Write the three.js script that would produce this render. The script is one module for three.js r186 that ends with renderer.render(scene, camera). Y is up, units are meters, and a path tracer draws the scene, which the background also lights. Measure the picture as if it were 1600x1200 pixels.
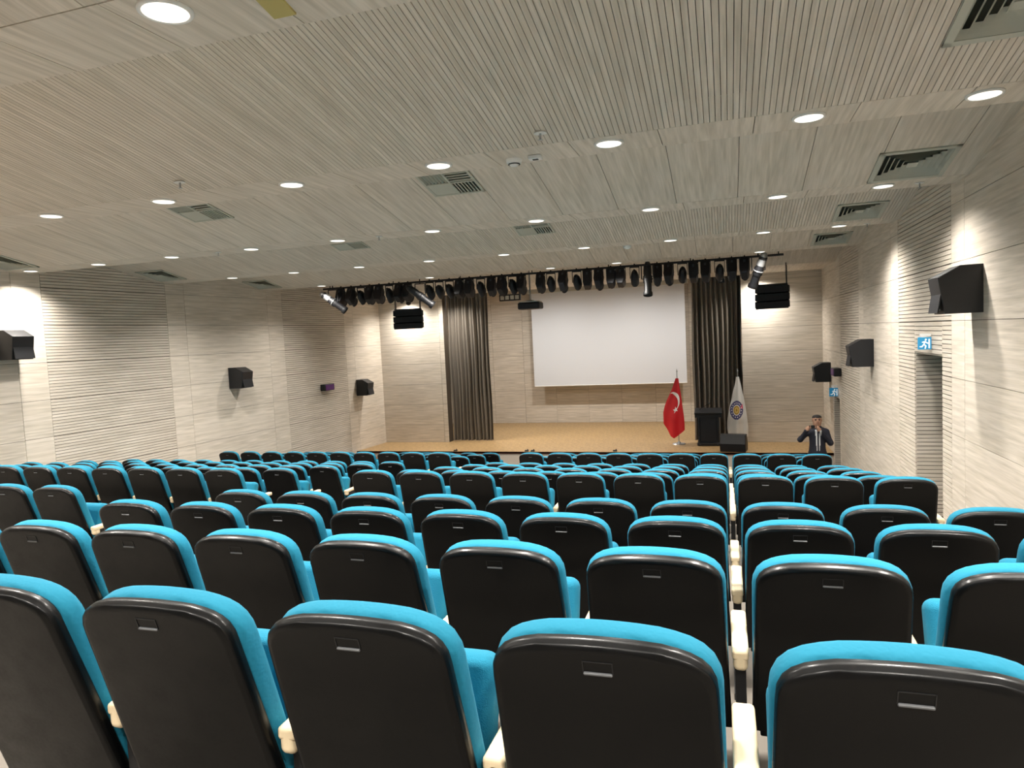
import * as THREE from 'three';
import { mergeGeometries, toCreasedNormals } from 'three/addons/utils/BufferGeometryUtils.js';
import { RoundedBoxGeometry } from 'three/addons/geometries/RoundedBoxGeometry.js';
import { MarchingCubes } from 'three/addons/objects/MarchingCubes.js';

// ---------------------------------------------------------------- camera, exposure
const H = 3.8;                                   // eye height above the flat floor in front of the stage
const scene = new THREE.Scene();
scene.background = new THREE.Color(0x000000);
const FPX = 1077.2, CX = 800, CY = 600;
const vA = [1134 - CX, 512 - CY], vB = [-2650 - CX, 692 - CY];   // vanishing points of the room's length and width
const dz = new THREE.Vector3(-vA[0], vA[1], FPX).normalize();    // world +Z in camera axes
const dx = new THREE.Vector3(-vB[0], vB[1], FPX).normalize();
dx.addScaledVector(dz, -dx.dot(dz)).normalize();
const dy = new THREE.Vector3().crossVectors(dz, dx);
const camera = new THREE.PerspectiveCamera(2 * Math.atan(600 / FPX) * 180 / Math.PI, 4 / 3, 0.05, 100);
camera.position.set(0, H, 0);
camera.quaternion.setFromRotationMatrix(new THREE.Matrix4().makeBasis(dx, dy, dz)).invert();
camera.updateMatrixWorld();
scene.add(camera);
const renderer = new THREE.WebGLRenderer({ antialias: true });
renderer.toneMapping = THREE.LinearToneMapping;
renderer.toneMappingExposure = 0.41;
renderer.shadowMap.enabled = true;
const LAMP = 92;                                  // candela of one ceiling downlight
const LAMP_COLOR = new THREE.Color(1, 0.945, 0.87);

// a pixel of the 1600x1200 photograph as a direction in the room
function ray(px, py) { return new THREE.Vector3(px - CX, CY - py, -FPX).applyQuaternion(camera.quaternion); }
function atZ(px, py, z) { const d = ray(px, py); d.multiplyScalar(z / d.z); d.y += H; return d; }
function atY(px, py, y) { const d = ray(px, py); d.multiplyScalar((y - H) / d.y); d.y += H; return d; }
const inv = camera.quaternion.clone().invert();
function project(p) { const q = p.clone().sub(camera.position).applyQuaternion(inv); return [CX + FPX * q.x / -q.z, CY - FPX * q.y / -q.z, -q.z]; }

// ---------------------------------------------------------------- helpers
let seed = 12345;
function rnd() { seed = (seed * 1664525 + 1013904223) >>> 0; return seed / 4294967296; }
const taken = new Map();
function numbered(n) { const k = taken.get(n) || 0; taken.set(n, k + 1); return k ? n + '_' + String(k).padStart(3, '0') : n; }
function mesh(name, geo, m, parent) {
  const o = new THREE.Mesh(geo, m); o.name = name; o.castShadow = true; o.receiveShadow = true;
  if (parent) parent.add(o); return o;
}
function thing(name, label, category, pos = [0, 0, 0], group) {
  const g = new THREE.Group(); g.name = numbered(name); g.position.set(...pos);
  g.userData = { label, category }; if (group) g.userData.group = group; scene.add(g); return g;
}
function structure(name, label, category) {
  const g = new THREE.Group(); g.name = name; g.userData = { label, category, kind: 'structure' }; scene.add(g); return g;
}
const std = (color, rough = 0.6, o = {}) => new THREE.MeshStandardMaterial({ color, roughness: rough, ...o });
function box(w, h, d, x = 0, y = 0, z = 0) { const g = new THREE.BoxGeometry(w, h, d); g.translate(x, y, z); return g; }
function rbox(w, h, d, r, x = 0, y = 0, z = 0, s = 2) { const g = new RoundedBoxGeometry(w, h, d, s, r); g.translate(x, y, z); return g; }
function cyl(r0, r1, h, n = 16, x = 0, y = 0, z = 0) { const g = new THREE.CylinderGeometry(r0, r1, h, n); g.translate(x, y, z); return g; }
function rod(a, b, r, n = 8) {
  const A = new THREE.Vector3(...a), B = new THREE.Vector3(...b), d = B.clone().sub(A), g = new THREE.CylinderGeometry(r, r, d.length(), n);
  g.applyQuaternion(new THREE.Quaternion().setFromUnitVectors(new THREE.Vector3(0, 1, 0), d.clone().normalize()));
  g.translate((A.x + B.x) / 2, (A.y + B.y) / 2, (A.z + B.z) / 2); return g;
}
const merge = gs => mergeGeometries(gs.map(g => { const q = g.index ? g.toNonIndexed() : g; for (const k of Object.keys(q.attributes)) if (!['position', 'normal', 'uv'].includes(k)) q.deleteAttribute(k); return q; }));
function planarUV(geo, a, b, sc, ou = 0, ov = 0) {       // uv in metres / sc from two position axes
  const p = geo.attributes.position, uv = new Float32Array(p.count * 2);
  for (let i = 0; i < p.count; i++) { uv[2 * i] = p.getComponent(i, a) / sc + ou; uv[2 * i + 1] = p.getComponent(i, b) / sc + ov; }
  geo.setAttribute('uv', new THREE.BufferAttribute(uv, 2)); return geo;
}

// ---------------------------------------------------------------- textures
function lattice(n, m, s) { let q = s; const a = new Float32Array(n * m); for (let i = 0; i < a.length; i++) { q = (q * 1664525 + 1013904223) >>> 0; a[i] = q / 4294967296; } return a; }
function vnoise(a, n, m, x, y) {
  x = ((x % n) + n) % n; y = ((y % m) + m) % m;
  const i = Math.floor(x), j = Math.floor(y), f = x - i, g = y - j, s = f * f * (3 - 2 * f), t = g * g * (3 - 2 * g), i1 = (i + 1) % n, j1 = (j + 1) % m;
  return (a[j * n + i] * (1 - s) + a[j * n + i1] * s) * (1 - t) + (a[j1 * n + i] * (1 - s) + a[j1 * n + i1] * s) * t;
}
const toS = v => Math.round(255 * (v <= 0.0031308 ? 12.92 * v : 1.055 * Math.pow(Math.max(v, 0), 1 / 2.4) - 0.055));
function dataTex(N, M, fn, srgb = true) {
  const d = new Uint8Array(N * M * 4);
  for (let j = 0; j < M; j++) for (let i = 0; i < N; i++) { const c = fn(i / N, j / M), k = 4 * (j * N + i); d[k] = srgb ? toS(c[0]) : c[0] * 255; d[k + 1] = srgb ? toS(c[1]) : c[1] * 255; d[k + 2] = srgb ? toS(c[2]) : c[2] * 255; d[k + 3] = 255; }
  const t = new THREE.DataTexture(d, N, M); t.wrapS = t.wrapT = THREE.RepeatWrapping; t.magFilter = THREE.LinearFilter; t.minFilter = THREE.LinearMipmapLinearFilter; t.generateMipmaps = true;
  if (srgb) t.colorSpace = THREE.SRGBColorSpace; t.needsUpdate = true; return t;
}
// pale streaked wood: grain runs along u; tile is 1.6 m square
const l1 = lattice(4, 64, 11), l2 = lattice(8, 160, 23), l3 = lattice(16, 400, 37), l4 = lattice(3, 14, 51);
function woodFn(base, amp) {
  return (u, v) => {
    const w = vnoise(l1, 4, 64, u * 4 + 0.3 * vnoise(l4, 3, 14, u * 3, v * 14), v * 64), f = vnoise(l2, 8, 160, u * 8, v * 160), g = vnoise(l3, 16, 400, u * 16, v * 400), b = vnoise(l4, 3, 14, u * 3, v * 14);
    const k = 1 + amp * ((w - 0.5) * 0.9 + (f - 0.5) * 0.5 + (g - 0.5) * 0.3 + (b - 0.5) * 0.5);
    return [base[0] * k, base[1] * k * (0.995 + 0.01 * w), base[2] * k * (0.97 + 0.06 * w)];
  };
}
const woodTex = dataTex(1024, 1024, woodFn([0.65, 0.585, 0.50], 0.29));
const parquetL = lattice(64, 64, 77);
const parquetTex = dataTex(512, 512, (u, v) => {           // small herringbone blocks, 0.8 m tile
  const n = 8, a = u * n, b = v * n, i = Math.floor(a), j = Math.floor(b), e = ((i + j) % 2 + 2) % 2;
  const q = e ? Math.floor((a - i) * 3) : Math.floor((b - j) * 3), t = parquetL[((j * 8 + i) * 3 + q) % 4096];
  const gx = e ? (a - i) * 3 % 1 : (b - j) * 3 % 1, k = (0.78 + 0.4 * t) * (gx < 0.06 ? 0.7 : 1);
  return [0.36 * k, 0.235 * k, 0.108 * k];
});
const noiseL = lattice(256, 256, 5);
const fabricBump = dataTex(256, 256, (u, v) => { const q = vnoise(noiseL, 256, 256, u * 256, v * 256); return [q, q, q]; }, false);
const scuffL = lattice(24, 24, 91);
const plasticRough = dataTex(256, 256, (u, v) => { const q = 0.62 + 0.22 * vnoise(scuffL, 24, 24, u * 24, v * 24) + 0.16 * vnoise(noiseL, 256, 256, u * 160, v * 160); return [q, q, q]; }, false);

// ---------------------------------------------------------------- materials
const M = {
  wood: new THREE.MeshStandardMaterial({ map: woodTex, roughness: 0.55 }),
  deck: std(0x2a241d, 0.9),
  groove: std(0x4a4034, 0.85),
  parquet: new THREE.MeshStandardMaterial({ map: parquetTex, roughness: 0.42 }),
  carpet: std(0x69635b, 0.92),
  nosing: std(0x5a2416, 0.5),
  pale: std(0xcabfb2, 0.6),
  shell: new THREE.MeshPhysicalMaterial({ color: 0x040506, roughness: 0.5, roughnessMap: plasticRough, clearcoat: 0.15, clearcoatRoughness: 0.2, specularIntensity: 0.4 }),
  slot: std(0x17181a, 0.35), slotLip: std(0x5c5e60, 0.35),
  fabric: new THREE.MeshPhysicalMaterial({ color: new THREE.Color().setRGB(0.0015, 0.16, 0.255), roughness: 0.9, sheen: 0.06, sheenRoughness: 0.5, sheenColor: new THREE.Color(0.2, 0.7, 0.9), bumpMap: fabricBump, bumpScale: 0.0008 }),
  arm: std(0xdcc9a6, 0.45),
  metal: std(0x15161a, 0.45),
  black: std(0x0b0c10, 0.5),
  navy: std(0x0d1018, 0.5),
  grille: std(0x0c0e14, 0.7),
  lightgrey: std(0xb9b9b2, 0.5),
  vent: std(0xb4b6aa, 0.5),
  dark: std(0x08080a, 0.9),
  white: std(0xe8e8e6, 0.5),
  silver: std(0xaeb0b2, 0.3, { metalness: 0.8 }),
  screen: std(0xdfe3ea, 0.85),
  lens: new THREE.MeshStandardMaterial({ color: 0xffffff, emissive: 0xfff3e2, emissiveIntensity: 6, roughness: 0.6 }),
  glassdark: std(0x11151b, 0.15),
};

// ---------------------------------------------------------------- downlight (with its own light)
function downlight(x, y, z, label, group, cd = LAMP, spread = 1.25) {
  const g = thing('ceiling_downlight', label, 'downlight', [x, y, z], group);
  const ring = new THREE.TorusGeometry(0.105, 0.012, 8, 28); ring.rotateX(Math.PI / 2);
  mesh('trim_ring', ring, M.white, g);
  mesh('lens', cyl(0.098, 0.098, 0.012, 28, 0, -0.002, 0), M.lens, g);
  const s = new THREE.SpotLight(LAMP_COLOR, cd, 0, spread, 1, 2); s.name = 'lamp'; s.position.set(0, -0.03, 0); s.castShadow = true; s.shadow.radius = 4.5;
  s.target.position.set(0, -1, 0); s.target.name = 'aim'; s.add(s.target); g.add(s); return g;
}

// ================================================================ FLOOR
const ROWS = [   // depth of the seat backs, floor height of the row
  [1.31, 2.30], [2.29, 2.15], [3.30, 1.99], [4.31, 1.825],
  [6.31, 1.58], [7.31, 1.385], [8.31, 1.225], [9.31, 1.065], [10.31, 0.905],
  [12.31, 0.715], [13.31, 0.46], [14.31, 0.32], [15.31, 0.18]];
const STAGE_Y = 0.54, STAGE_Z = -18.72, FLANK_Z = -20.45, BACK_Z = -25.1;
const XR = 2.52;
const leftX = z => -11.5 + (-9 - z) * (0.63 / 11.45);          // the left wall runs slightly inwards
{
  const f = structure('floor', 'dark grey stepped auditorium floor under the seats', 'floor');
  mesh('rear_floor', box(15.2, 2.6, 5.3, -4.9, 1.0, 1.75), M.carpet, f);                       // top at 2.30
  for (let i = 0; i < ROWS.length; i++) {
    const z0 = i ? -ROWS[i][0] + 0.42 : -0.85, z1 = i < ROWS.length - 1 ? -ROWS[i + 1][0] + 0.42 : -15.95, y = ROWS[i][1];
    mesh('floor_tier', box(15.2, y + 0.4, z0 - z1, -4.9, (y - 0.4) / 2, (z0 + z1) / 2), M.carpet, f);
  }
  mesh('front_floor', box(15.2, 0.4, 3.2, -4.9, -0.2, -17.4), M.carpet, f);
}
// ================================================================ STAGE
{
  const s = structure('stage_floor', 'raised stage with orange herringbone parquet and dark red front edge', 'stage');
  const top = planarUV(box(14.3, 0.04, BACK_Z - STAGE_Z - 0.2 < 0 ? STAGE_Z - BACK_Z + 0.3 : 1, -4.3, STAGE_Y - 0.02, (STAGE_Z + BACK_Z) / 2 - 0.1), 0, 2, 0.8);
  mesh('parquet', top, M.parquet, s);
  mesh('stage_front', box(14.3, STAGE_Y - 0.06, 0.06, -4.3, (STAGE_Y - 0.06) / 2, STAGE_Z - 0.02), M.pale, s);
  mesh('stage_edge', box(14.3, 0.05, 0.05, -4.3, STAGE_Y - 0.025, STAGE_Z + 0.025), M.nosing, s);
  mesh('stage_base', box(14.3, STAGE_Y - 0.06, 6.2, -4.3, (STAGE_Y - 0.06) / 2, STAGE_Z - 3.2), M.deck, s);
  const woodStep = new THREE.MeshStandardMaterial({ map: parquetTex, roughness: 0.5, color: 0xd8b48a });
  for (const [x, lab] of [[-9.9, 'wooden steps up to the stage beside the long side wall'], [1.35, 'wooden steps up to the stage beside the man in the suit']]) {
    const st = thing('stage_steps', lab, 'steps', [x, 0, STAGE_Z + 0.05]);
    for (let i = 0; i < 2; i++) mesh('step', planarUV(box(0.9, 0.18 * (i + 1), 0.3, 0, 0.09 * (i + 1), 0.45 - 0.3 * i), 0, 2, 0.8), woodStep, st);
  }
}
// ================================================================ WALLS
// panels on a wall: local x along the wall, y up, z into the room
const slatCache = new Map();
function slatGeo(w, h) {
  const key = w.toFixed(3) + '_' + h.toFixed(3); if (slatCache.has(key)) return slatCache.get(key);
  const n = Math.max(1, Math.round(h / 0.055)), p = h / n, gs = [];
  for (let i = 0; i < n; i++) { const b = box(w, p - 0.009, 0.016, 0, -h / 2 + p * (i + 0.5), 0.006); planarUV(b, 0, 1, 1.6, rnd(), rnd()); gs.push(b); }
  const g = merge(gs); slatCache.set(key, g); return g;
}
const JOINT = 0.616 + H;                        // one of the horizontal joint lines; the others are 0.66 m apart
function panelWall(root, zones, y0, y1, hole) {
  for (const [x0, x1, type] of zones) {
    let a = JOINT - 0.66 * 8; while (a + 0.66 <= y0) a += 0.66;
    for (; a < y1; a += 0.66) {
      const lo = Math.max(a, y0), hi = Math.min(a + 0.66, y1); if (hi - lo < 0.05) continue;
      let rects = [[x0, x1, lo, hi]];
      for (const hl of hole || []) rects = rects.flatMap(([p, q, l, t]) => {
        if (hl[1] <= p || hl[0] >= q || hl[3] <= l || hl[2] >= t) return [[p, q, l, t]];
        const out = []; if (hl[0] > p) out.push([p, hl[0], l, t]); if (hl[1] < q) out.push([hl[1], q, l, t]);
        const m0 = Math.max(p, hl[0]), m1 = Math.min(q, hl[1]); if (hl[3] < t) out.push([m0, m1, hl[3], t]); if (hl[2] > l) out.push([m0, m1, l, hl[2]]); return out;
      });
      for (const [p, q, l, t] of rects) {
        if (q - p < 0.03 || t - l < 0.03) continue;
        const w = q - p - 0.006, h = t - l - 0.006; let g;
        if (type === 'slat') g = slatGeo(w, h); else { g = box(w, h, 0.014, 0, 0, 0.007); planarUV(g, 0, 1, 1.6, rnd(), rnd()); }
        const m = mesh(type === 'slat' ? 'slat_panel' : 'wall_panel', g, M.wood, root); m.position.set((p + q) / 2, (l + t) / 2, 0);
      }
    }
  }
}
const zonesFrom = (cuts, types) => types.map((t, i) => [cuts[i], cuts[i + 1], t]);
{ // left wall
  const w = structure('wall_left', 'long side wall of pale wood panels and ribbed slat zones', 'wall');
  const d = new THREE.Vector2(0.63, -11.45).normalize(); w.position.set(-11.5, 0, -9); w.rotation.y = Math.atan2(-d.y, d.x);
  mesh('wall_core', box(26.5, 7.2, 0.3, 0.25, 2.9, -0.152), M.groove, w);
  panelWall(w, zonesFrom([-13, -9.1, -6.2, -5.7, -3.0, -0.29, 0.22, 2.9, 3.4, 6.06, 6.64, 9.44, 9.9, 11.48], ['plain', 'slat', 'plain', 'plain', 'plain', 'plain', 'slat', 'plain', 'plain', 'plain', 'slat', 'plain', 'plain']), -0.1, 6.2);
}
const DOORS = [[-10.85, -9.57, 1.02, H - 0.46], [-18.6, -17.63, 0, H - 1.79]];        // world z range, y range
{ // right wall: local x = world z
  const w = structure('wall_right', 'side wall with two recessed doorways, pale wood panels and ribbed slat zones', 'wall');
  w.position.set(XR, 0, 0); w.rotation.y = -Math.PI / 2;
  const segs = [[-25.5, DOORS[1][0]], [DOORS[1][1], DOORS[0][0]], [DOORS[0][1], 4.4]];
  for (const [a, b] of segs) mesh('wall_core', box(b - a, 7.2, 0.6, (a + b) / 2, 2.9, -0.302), M.groove, w);
  for (const D of DOORS) {
    mesh('wall_core', box(D[1] - D[0], 6.5 - D[3], 0.6, (D[0] + D[1]) / 2, (6.5 + D[3]) / 2, -0.302), M.groove, w);
    if (D[2] > 0) mesh('wall_core', box(D[1] - D[0], D[2] + 0.7, 0.6, (D[0] + D[1]) / 2, (D[2] - 0.7) / 2, -0.302), M.groove, w);
    mesh('door_leaf', box(D[1] - D[0], D[3] - D[2], 0.05, (D[0] + D[1]) / 2, (D[2] + D[3]) / 2, -0.57), std(0x6f675c, 0.5), w);
    const j = mesh('jamb_slats', slatGeo(0.55, D[3] - D[2]), M.wood, w); j.rotation.y = Math.PI / 2; j.position.set(D[0], (D[2] + D[3]) / 2, -0.275);
    const hd = mesh('door_head', planarUV(box(D[1] - D[0], 0.014, 0.55, 0, 0, 0), 0, 2, 1.6), M.wood, w); hd.position.set((D[0] + D[1]) / 2, D[3] - 0.008, -0.275);
  }
  panelWall(w, zonesFrom([-20.45, -17.4, -15.06, -14.56, -12.27, -11.77, -9.2, -8.735, -6.1, -5.6, -2.9, -2.4, 0.3, 4.1], ['plain', 'slat', 'plain', 'plain', 'plain', 'slat', 'plain', 'plain', 'plain', 'slat', 'plain', 'plain', 'plain']), -0.1, 6.2, DOORS);
}
{ // flank walls beside the stage opening and the back wall of the stage
  const a = structure('wall_stage_left', 'panelled wall beside the stage opening next to the striped curtain with bright folds', 'wall');
  a.position.set(0, 0, FLANK_Z);
  mesh('wall_core', box(2.3, 6.2, 0.35, -9.75, 2.9, -0.177), M.groove, a);
  panelWall(a, [[-10.87, -8.75, 'plain'], [-8.75, -8.6, 'plain']], STAGE_Y, 5.6);
  const b = structure('wall_stage_right', 'panelled wall beside the stage opening behind the man in the suit', 'wall');
  b.position.set(0, 0, FLANK_Z);
  mesh('wall_core', box(2.2, 6.2, 0.35, 1.52, 2.9, -0.177), M.groove, b);
  panelWall(b, [[0.42, XR, 'plain']], STAGE_Y, 5.6);
  const c = structure('wall_back', 'pale wood panelled back wall of the stage behind the projection screen', 'wall');
  c.position.set(0, 0, BACK_Z);
  mesh('wall_core', box(14, 6.4, 0.3, -4.2, 2.9, -0.152), M.groove, c);
  const cuts = []; for (let x = -11.0; x < 2.6; x += 1.22) cuts.push(x);
  const zs = []; for (let i = 0; i + 1 < cuts.length; i++) zs.push([cuts[i], cuts[i + 1], 'plain']);
  panelWall(c, zs, STAGE_Y, 5.7);
  for (const [x, nm] of [[-11.1, 'wall_stage_wing_left'], [2.6, 'wall_stage_wing_right']]) {
    const s = structure(nm, 'plain side wall of the stage behind the curtain', 'wall');
    mesh('wall_core', box(0.2, 6.2, 5, x, 2.9, -22.9), M.wood, s);
  }
  const r = structure('wall_rear', 'rear wall of the hall behind the last seats with an added dark glass band', 'wall');
  mesh('wall_core', planarUV(box(15, 7, 0.3, -4.6, 3.2, 4.4), 0, 1, 1.6), M.wood, r);
  mesh('added_dark_band', box(9, 1.7, 0.06, -4.2, 4.25, 4.22), M.glassdark, r);  // unseen dark band, added for the glossy seat shells to mirror
}
// ================================================================ CEILING
const LIP = 1.5 + H, SLOPE = 0.216, STRIP = 0.5;
const LIPS = [3.3, 0.2, -2.9, -5.87, -9.05, -12.15, -15.2];
const BANDS = [];    // z0 (near, high) ... z1 (where the flat strip begins) ... lip
for (let i = 0; i + 1 < LIPS.length; i++) { const z0 = LIPS[i], lip = LIPS[i + 1], z1 = lip + STRIP; BANDS.push({ z0, z1, lip, y1: LIP, y0: LIP + SLOPE * (z0 - z1), type: i % 2 ? 'slat' : 'plain' }); }
// order near to far: ends at 0.2 plain, -2.9 slat ... flip so that the band ending at -5.87 is slatted
BANDS.forEach((b, i) => { b.type = i % 2 ? 'plain' : 'slat'; });
BANDS.push({ z0: -15.2, z1: -18.0, lip: -20.45, y1: LIP - 0.05, y0: LIP + 0.55, type: 'slat' });
const CX0 = -12, CX1 = 2.56, PW = 0.69;
const slopeOf = b => Math.atan2(b.y0 - b.y1, b.z0 - b.z1);
const bandLen = b => Math.hypot(b.y0 - b.y1, b.z0 - b.z1);
function onBand(px, py, b) {       // pixel -> point on a sloped band
  const d = ray(px, py), k = (b.y0 - b.y1) / (b.z0 - b.z1), t = (b.y1 - H - k * b.z1) / (d.y - k * d.z); return d.multiplyScalar(t).add(camera.position);
}
const [bZ, bA, bB, bC, bD, bE, bF] = BANDS;
const VENTS = [   // pixel, band, size, kind, label: real openings are cut for them in the ceiling panels
  [1425, 257, bC, 0.72, 0, 'large square four-way air diffuser in the plain band beside the side wall with doorways'],
  [1343, 330, bD, 0.66, 0, 'square four-way air diffuser set in the slatted band near the doorway wall'],
  [1298, 374, bE, 0.66, 0, 'square four-way air diffuser in the plain band close to the stage lights'],
  [8, 411, bC, 0.72, 0, 'square air diffuser in the plain band against the long side wall'],
  [252, 430.5, bD, 0.66, 0, 'square air diffuser in the slatted band over the long side wall'],
  [411, 445, bE, 0.66, 0, 'square air diffuser near the long side wall before the stage lights'],
  [1594, 6, bB, 0.6, 0, 'square air diffuser in the wide slatted band'],
  [703, 285, bC, 0.62, 1, 'square ceiling grille in four quarters beside the smoke detector'],
  [308, 329, bC, 0.62, 1, 'square ceiling grille in four quarters with one blank plate, far from the smoke detector'],
  [832, 355, bD, 0.6, 1, 'flat ceiling grille at the start of the second slatted band above the projector'],
  [541, 380, bD, 0.6, 1, 'flat ceiling grille at the start of the second slatted band toward the long side wall'],
].map(([px, py, b, size, kind, label]) => {
  const p = onBand(px, py, b), a = slopeOf(b), L = bandLen(b), zc = (b.z0 + b.z1) / 2, lim = L / 2 - size / 2 - 0.04;
  const t = Math.max(-lim, Math.min(lim, (p.z - zc) / Math.cos(a)));              // along the slope from the band's middle
  p.z = zc + t * Math.cos(a); p.y = (b.y0 + b.y1) / 2 + t * Math.sin(a);
  return { p, t, b, size, kind, label };
});
{
  const c = structure('ceiling', 'stepped ceiling of pale wood bands, alternately plain panels and narrow slats', 'ceiling');
  const prof = []; // closed profile in (z, y)
  for (const b of BANDS) { prof.push([b.z0, b.y0 + 0.34], [b.z1, b.y1 + 0.34], [b.lip, b.y1 + 0.34]); }
  prof.push([-20.45, H + 3.0], [3.3, H + 3.0]);
  const sh = new THREE.Shape(prof.map(([z, y]) => new THREE.Vector2(z, y)));
  const dg = new THREE.ExtrudeGeometry(sh, { depth: CX1 - CX0 + 0.4, bevelEnabled: false }); dg.rotateY(Math.PI / 2); dg.scale(1, 1, -1);
  // after rotateY(90): shape x -> -z ; scale flips back
  dg.translate(CX0 - 0.2, 0, 0); { const ix = dg.index; if (ix) { const a = ix.array; for (let i = 0; i < a.length; i += 3) { const t = a[i]; a[i] = a[i + 1]; a[i + 1] = t; } } else { const nn = dg.toNonIndexed ? dg : dg; const p = dg.attributes.position.array, n = dg.attributes.normal.array, u = dg.attributes.uv.array; for (let i = 0; i < p.length; i += 9) { for (let k = 0; k < 3; k++) { [p[i + k], p[i + 3 + k]] = [p[i + 3 + k], p[i + k]]; } } dg.computeVertexNormals(); } }
  mesh('ceiling_deck', dg, M.deck, c);
  // slat panel variants: slats run down the slope, grain along them
  const NS = 17;
  function slatPanel(len) {
    const out = [];
    for (let v = 0; v < 5; v++) {
      const gs = [], p = PW / NS;
      for (let i = 0; i < NS; i++) { const b = box(p - 0.0045, 0.012, len, -PW / 2 + p * (i + 0.5), 0, 0); planarUV(b, 2, 0, 1.6, rnd() * 5, rnd() * 5); gs.push(b); }
      out.push(merge(gs));
    }
    return out;
  }
  // the same panels with an opening [x0, x1, t0, t1] left out
  function cutPanel(w, len, o, slats) {
    const gs = [], cell = slats ? PW / NS : w, n = slats ? NS : 1, gap = slats ? 0.0045 : 0.006;
    for (let i = 0; i < n; i++) {
      const a = -w / 2 + cell * i + gap / 2, e = a + cell - gap;
      const add = (x0, x1, t0, t1) => { if (x1 - x0 > 0.003 && t1 - t0 > 0.003) gs.push(planarUV(box(x1 - x0, 0.012, t1 - t0, (x0 + x1) / 2, 0, (t0 + t1) / 2), 2, 0, 1.6, i * 0.37, i * 0.61)); };
      if (o[1] <= a || o[0] >= e) { add(a, e, -len / 2, len / 2); continue; }
      add(a, Math.min(e, o[0]), o[2], o[3]); add(Math.max(a, o[1]), e, o[2], o[3]); add(a, e, -len / 2, o[2]); add(a, e, o[3], len / 2);
    }
    return merge(gs);
  }
  const cache = new Map();
  function plainPanel(w, len) {
    const key = w.toFixed(3) + '_' + len.toFixed(3); if (!cache.has(key)) { const vs = []; for (let v = 0; v < 5; v++) vs.push(planarUV(box(w - 0.006, 0.012, len - 0.006), 2, 0, 1.6, rnd() * 5, rnd() * 5)); cache.set(key, vs); }
    return cache.get(key)[Math.floor(rnd() * 5)];
  }
  for (const b of BANDS) {
    const L = bandLen(b), ang = slopeOf(b), slats = b.type === 'slat' ? slatPanel(L) : null;
    const off = b.type === 'slat' ? 0.3 : 0;
    for (let x = 0.17 - PW * 18; x < CX1 - 0.02; x += PW) {
      const xc = x + PW / 2; if (xc < CX0 || x > CX1 - 0.2) continue;
      let g = slats ? slats[Math.floor(rnd() * 5)] : plainPanel(PW, L);
      const v = VENTS.find(q => q.b === b && Math.abs(q.p.x - xc) < PW / 2 + q.size / 2 - 0.02);
      if (v) { const hs = v.size / 2 - 0.02; g = cutPanel(PW, L, [v.p.x - xc - hs, v.p.x - xc + hs, v.t - hs, v.t + hs], !!slats); }
      const m = mesh(slats ? 'slat_panel' : 'ceiling_panel', g, M.wood, c);
      m.position.set(xc, (b.y0 + b.y1) / 2 + 0.006, (b.z0 + b.z1) / 2); m.rotation.x = -ang;
      const sl = b.z1 - b.lip, n = Math.max(1, Math.round(sl / 1.25));
      for (let k = 0; k < n; k++) { const s = mesh('strip_panel', plainPanel(PW, sl / n), M.wood, c); s.position.set(xc + 0.07, b.y1 + 0.006, b.z1 - sl / n * (k + 0.5)); }
    }
    // riser board behind each lip
    if (b.lip > -20) mesh('lip_riser', box(CX1 - CX0, 0.58, 0.02, (CX0 + CX1) / 2, b.y1 + 0.304, b.lip - 0.014), M.wood, c);
  }
  const st = structure('stage_ceiling', 'plain ceiling over the stage behind the front edge', 'ceiling');
  mesh('ceiling_slab', box(14, 0.2, 5.0, -4.3, H + 2.0, -22.95), M.pale, st);
  mesh('front_beam', planarUV(box(14, 0.62, 0.1, -4.3, LIP - 0.05 + 0.31, FLANK_Z - 0.06), 0, 1, 1.6), M.wood, st);
}
// ---------------------------------------------------------------- downlights
const gridX = []; for (let j = 0; j < 9; j++) gridX.push(0.615 - 1.459 * j);
{
  const ord = ['behind the last lip at the rear of the hall', 'in the strip ending the plain band next to the wide slatted band', 'in the strip at the end of the wide slatted ceiling band', 'in the strip below the square air diffusers of the plain band', 'in the strip at the end of the second slatted band', 'in the last plain strip before the stage lights', 'over the front of the stage'];
  [[0.5], [-2.55], [-5.56], [-8.74], [-11.9]].forEach(([z], i) => { for (const x of [1.72, ...gridX]) if (x > leftX(z) + 0.3) downlight(x, LIP - 0.004, z, 'round recessed downlight ' + ord[i], 'downlights ' + ord[i]); });
  for (const x of [0.69, -2.2, -3.66, -6.56, -9.45]) downlight(x, LIP - 0.004, -14.94, 'round recessed downlight ' + ord[5], 'downlights ' + ord[5]);
  for (const x of [0.9, -5.2, -8.1, -9.75]) downlight(x, LIP - 0.054, -20.0, 'round recessed downlight ' + ord[6], 'downlights ' + ord[6]);
  for (const x of [-8.2, -5.6, -3.0, -0.4]) downlight(x, H + 1.89, -22.4, 'unseen round downlight added above the stage to light its back wall', 'added lights above the stage', LAMP * 0.95, 1.5);  // added out of view, standing in for whatever lights the stage back wall
}
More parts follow.
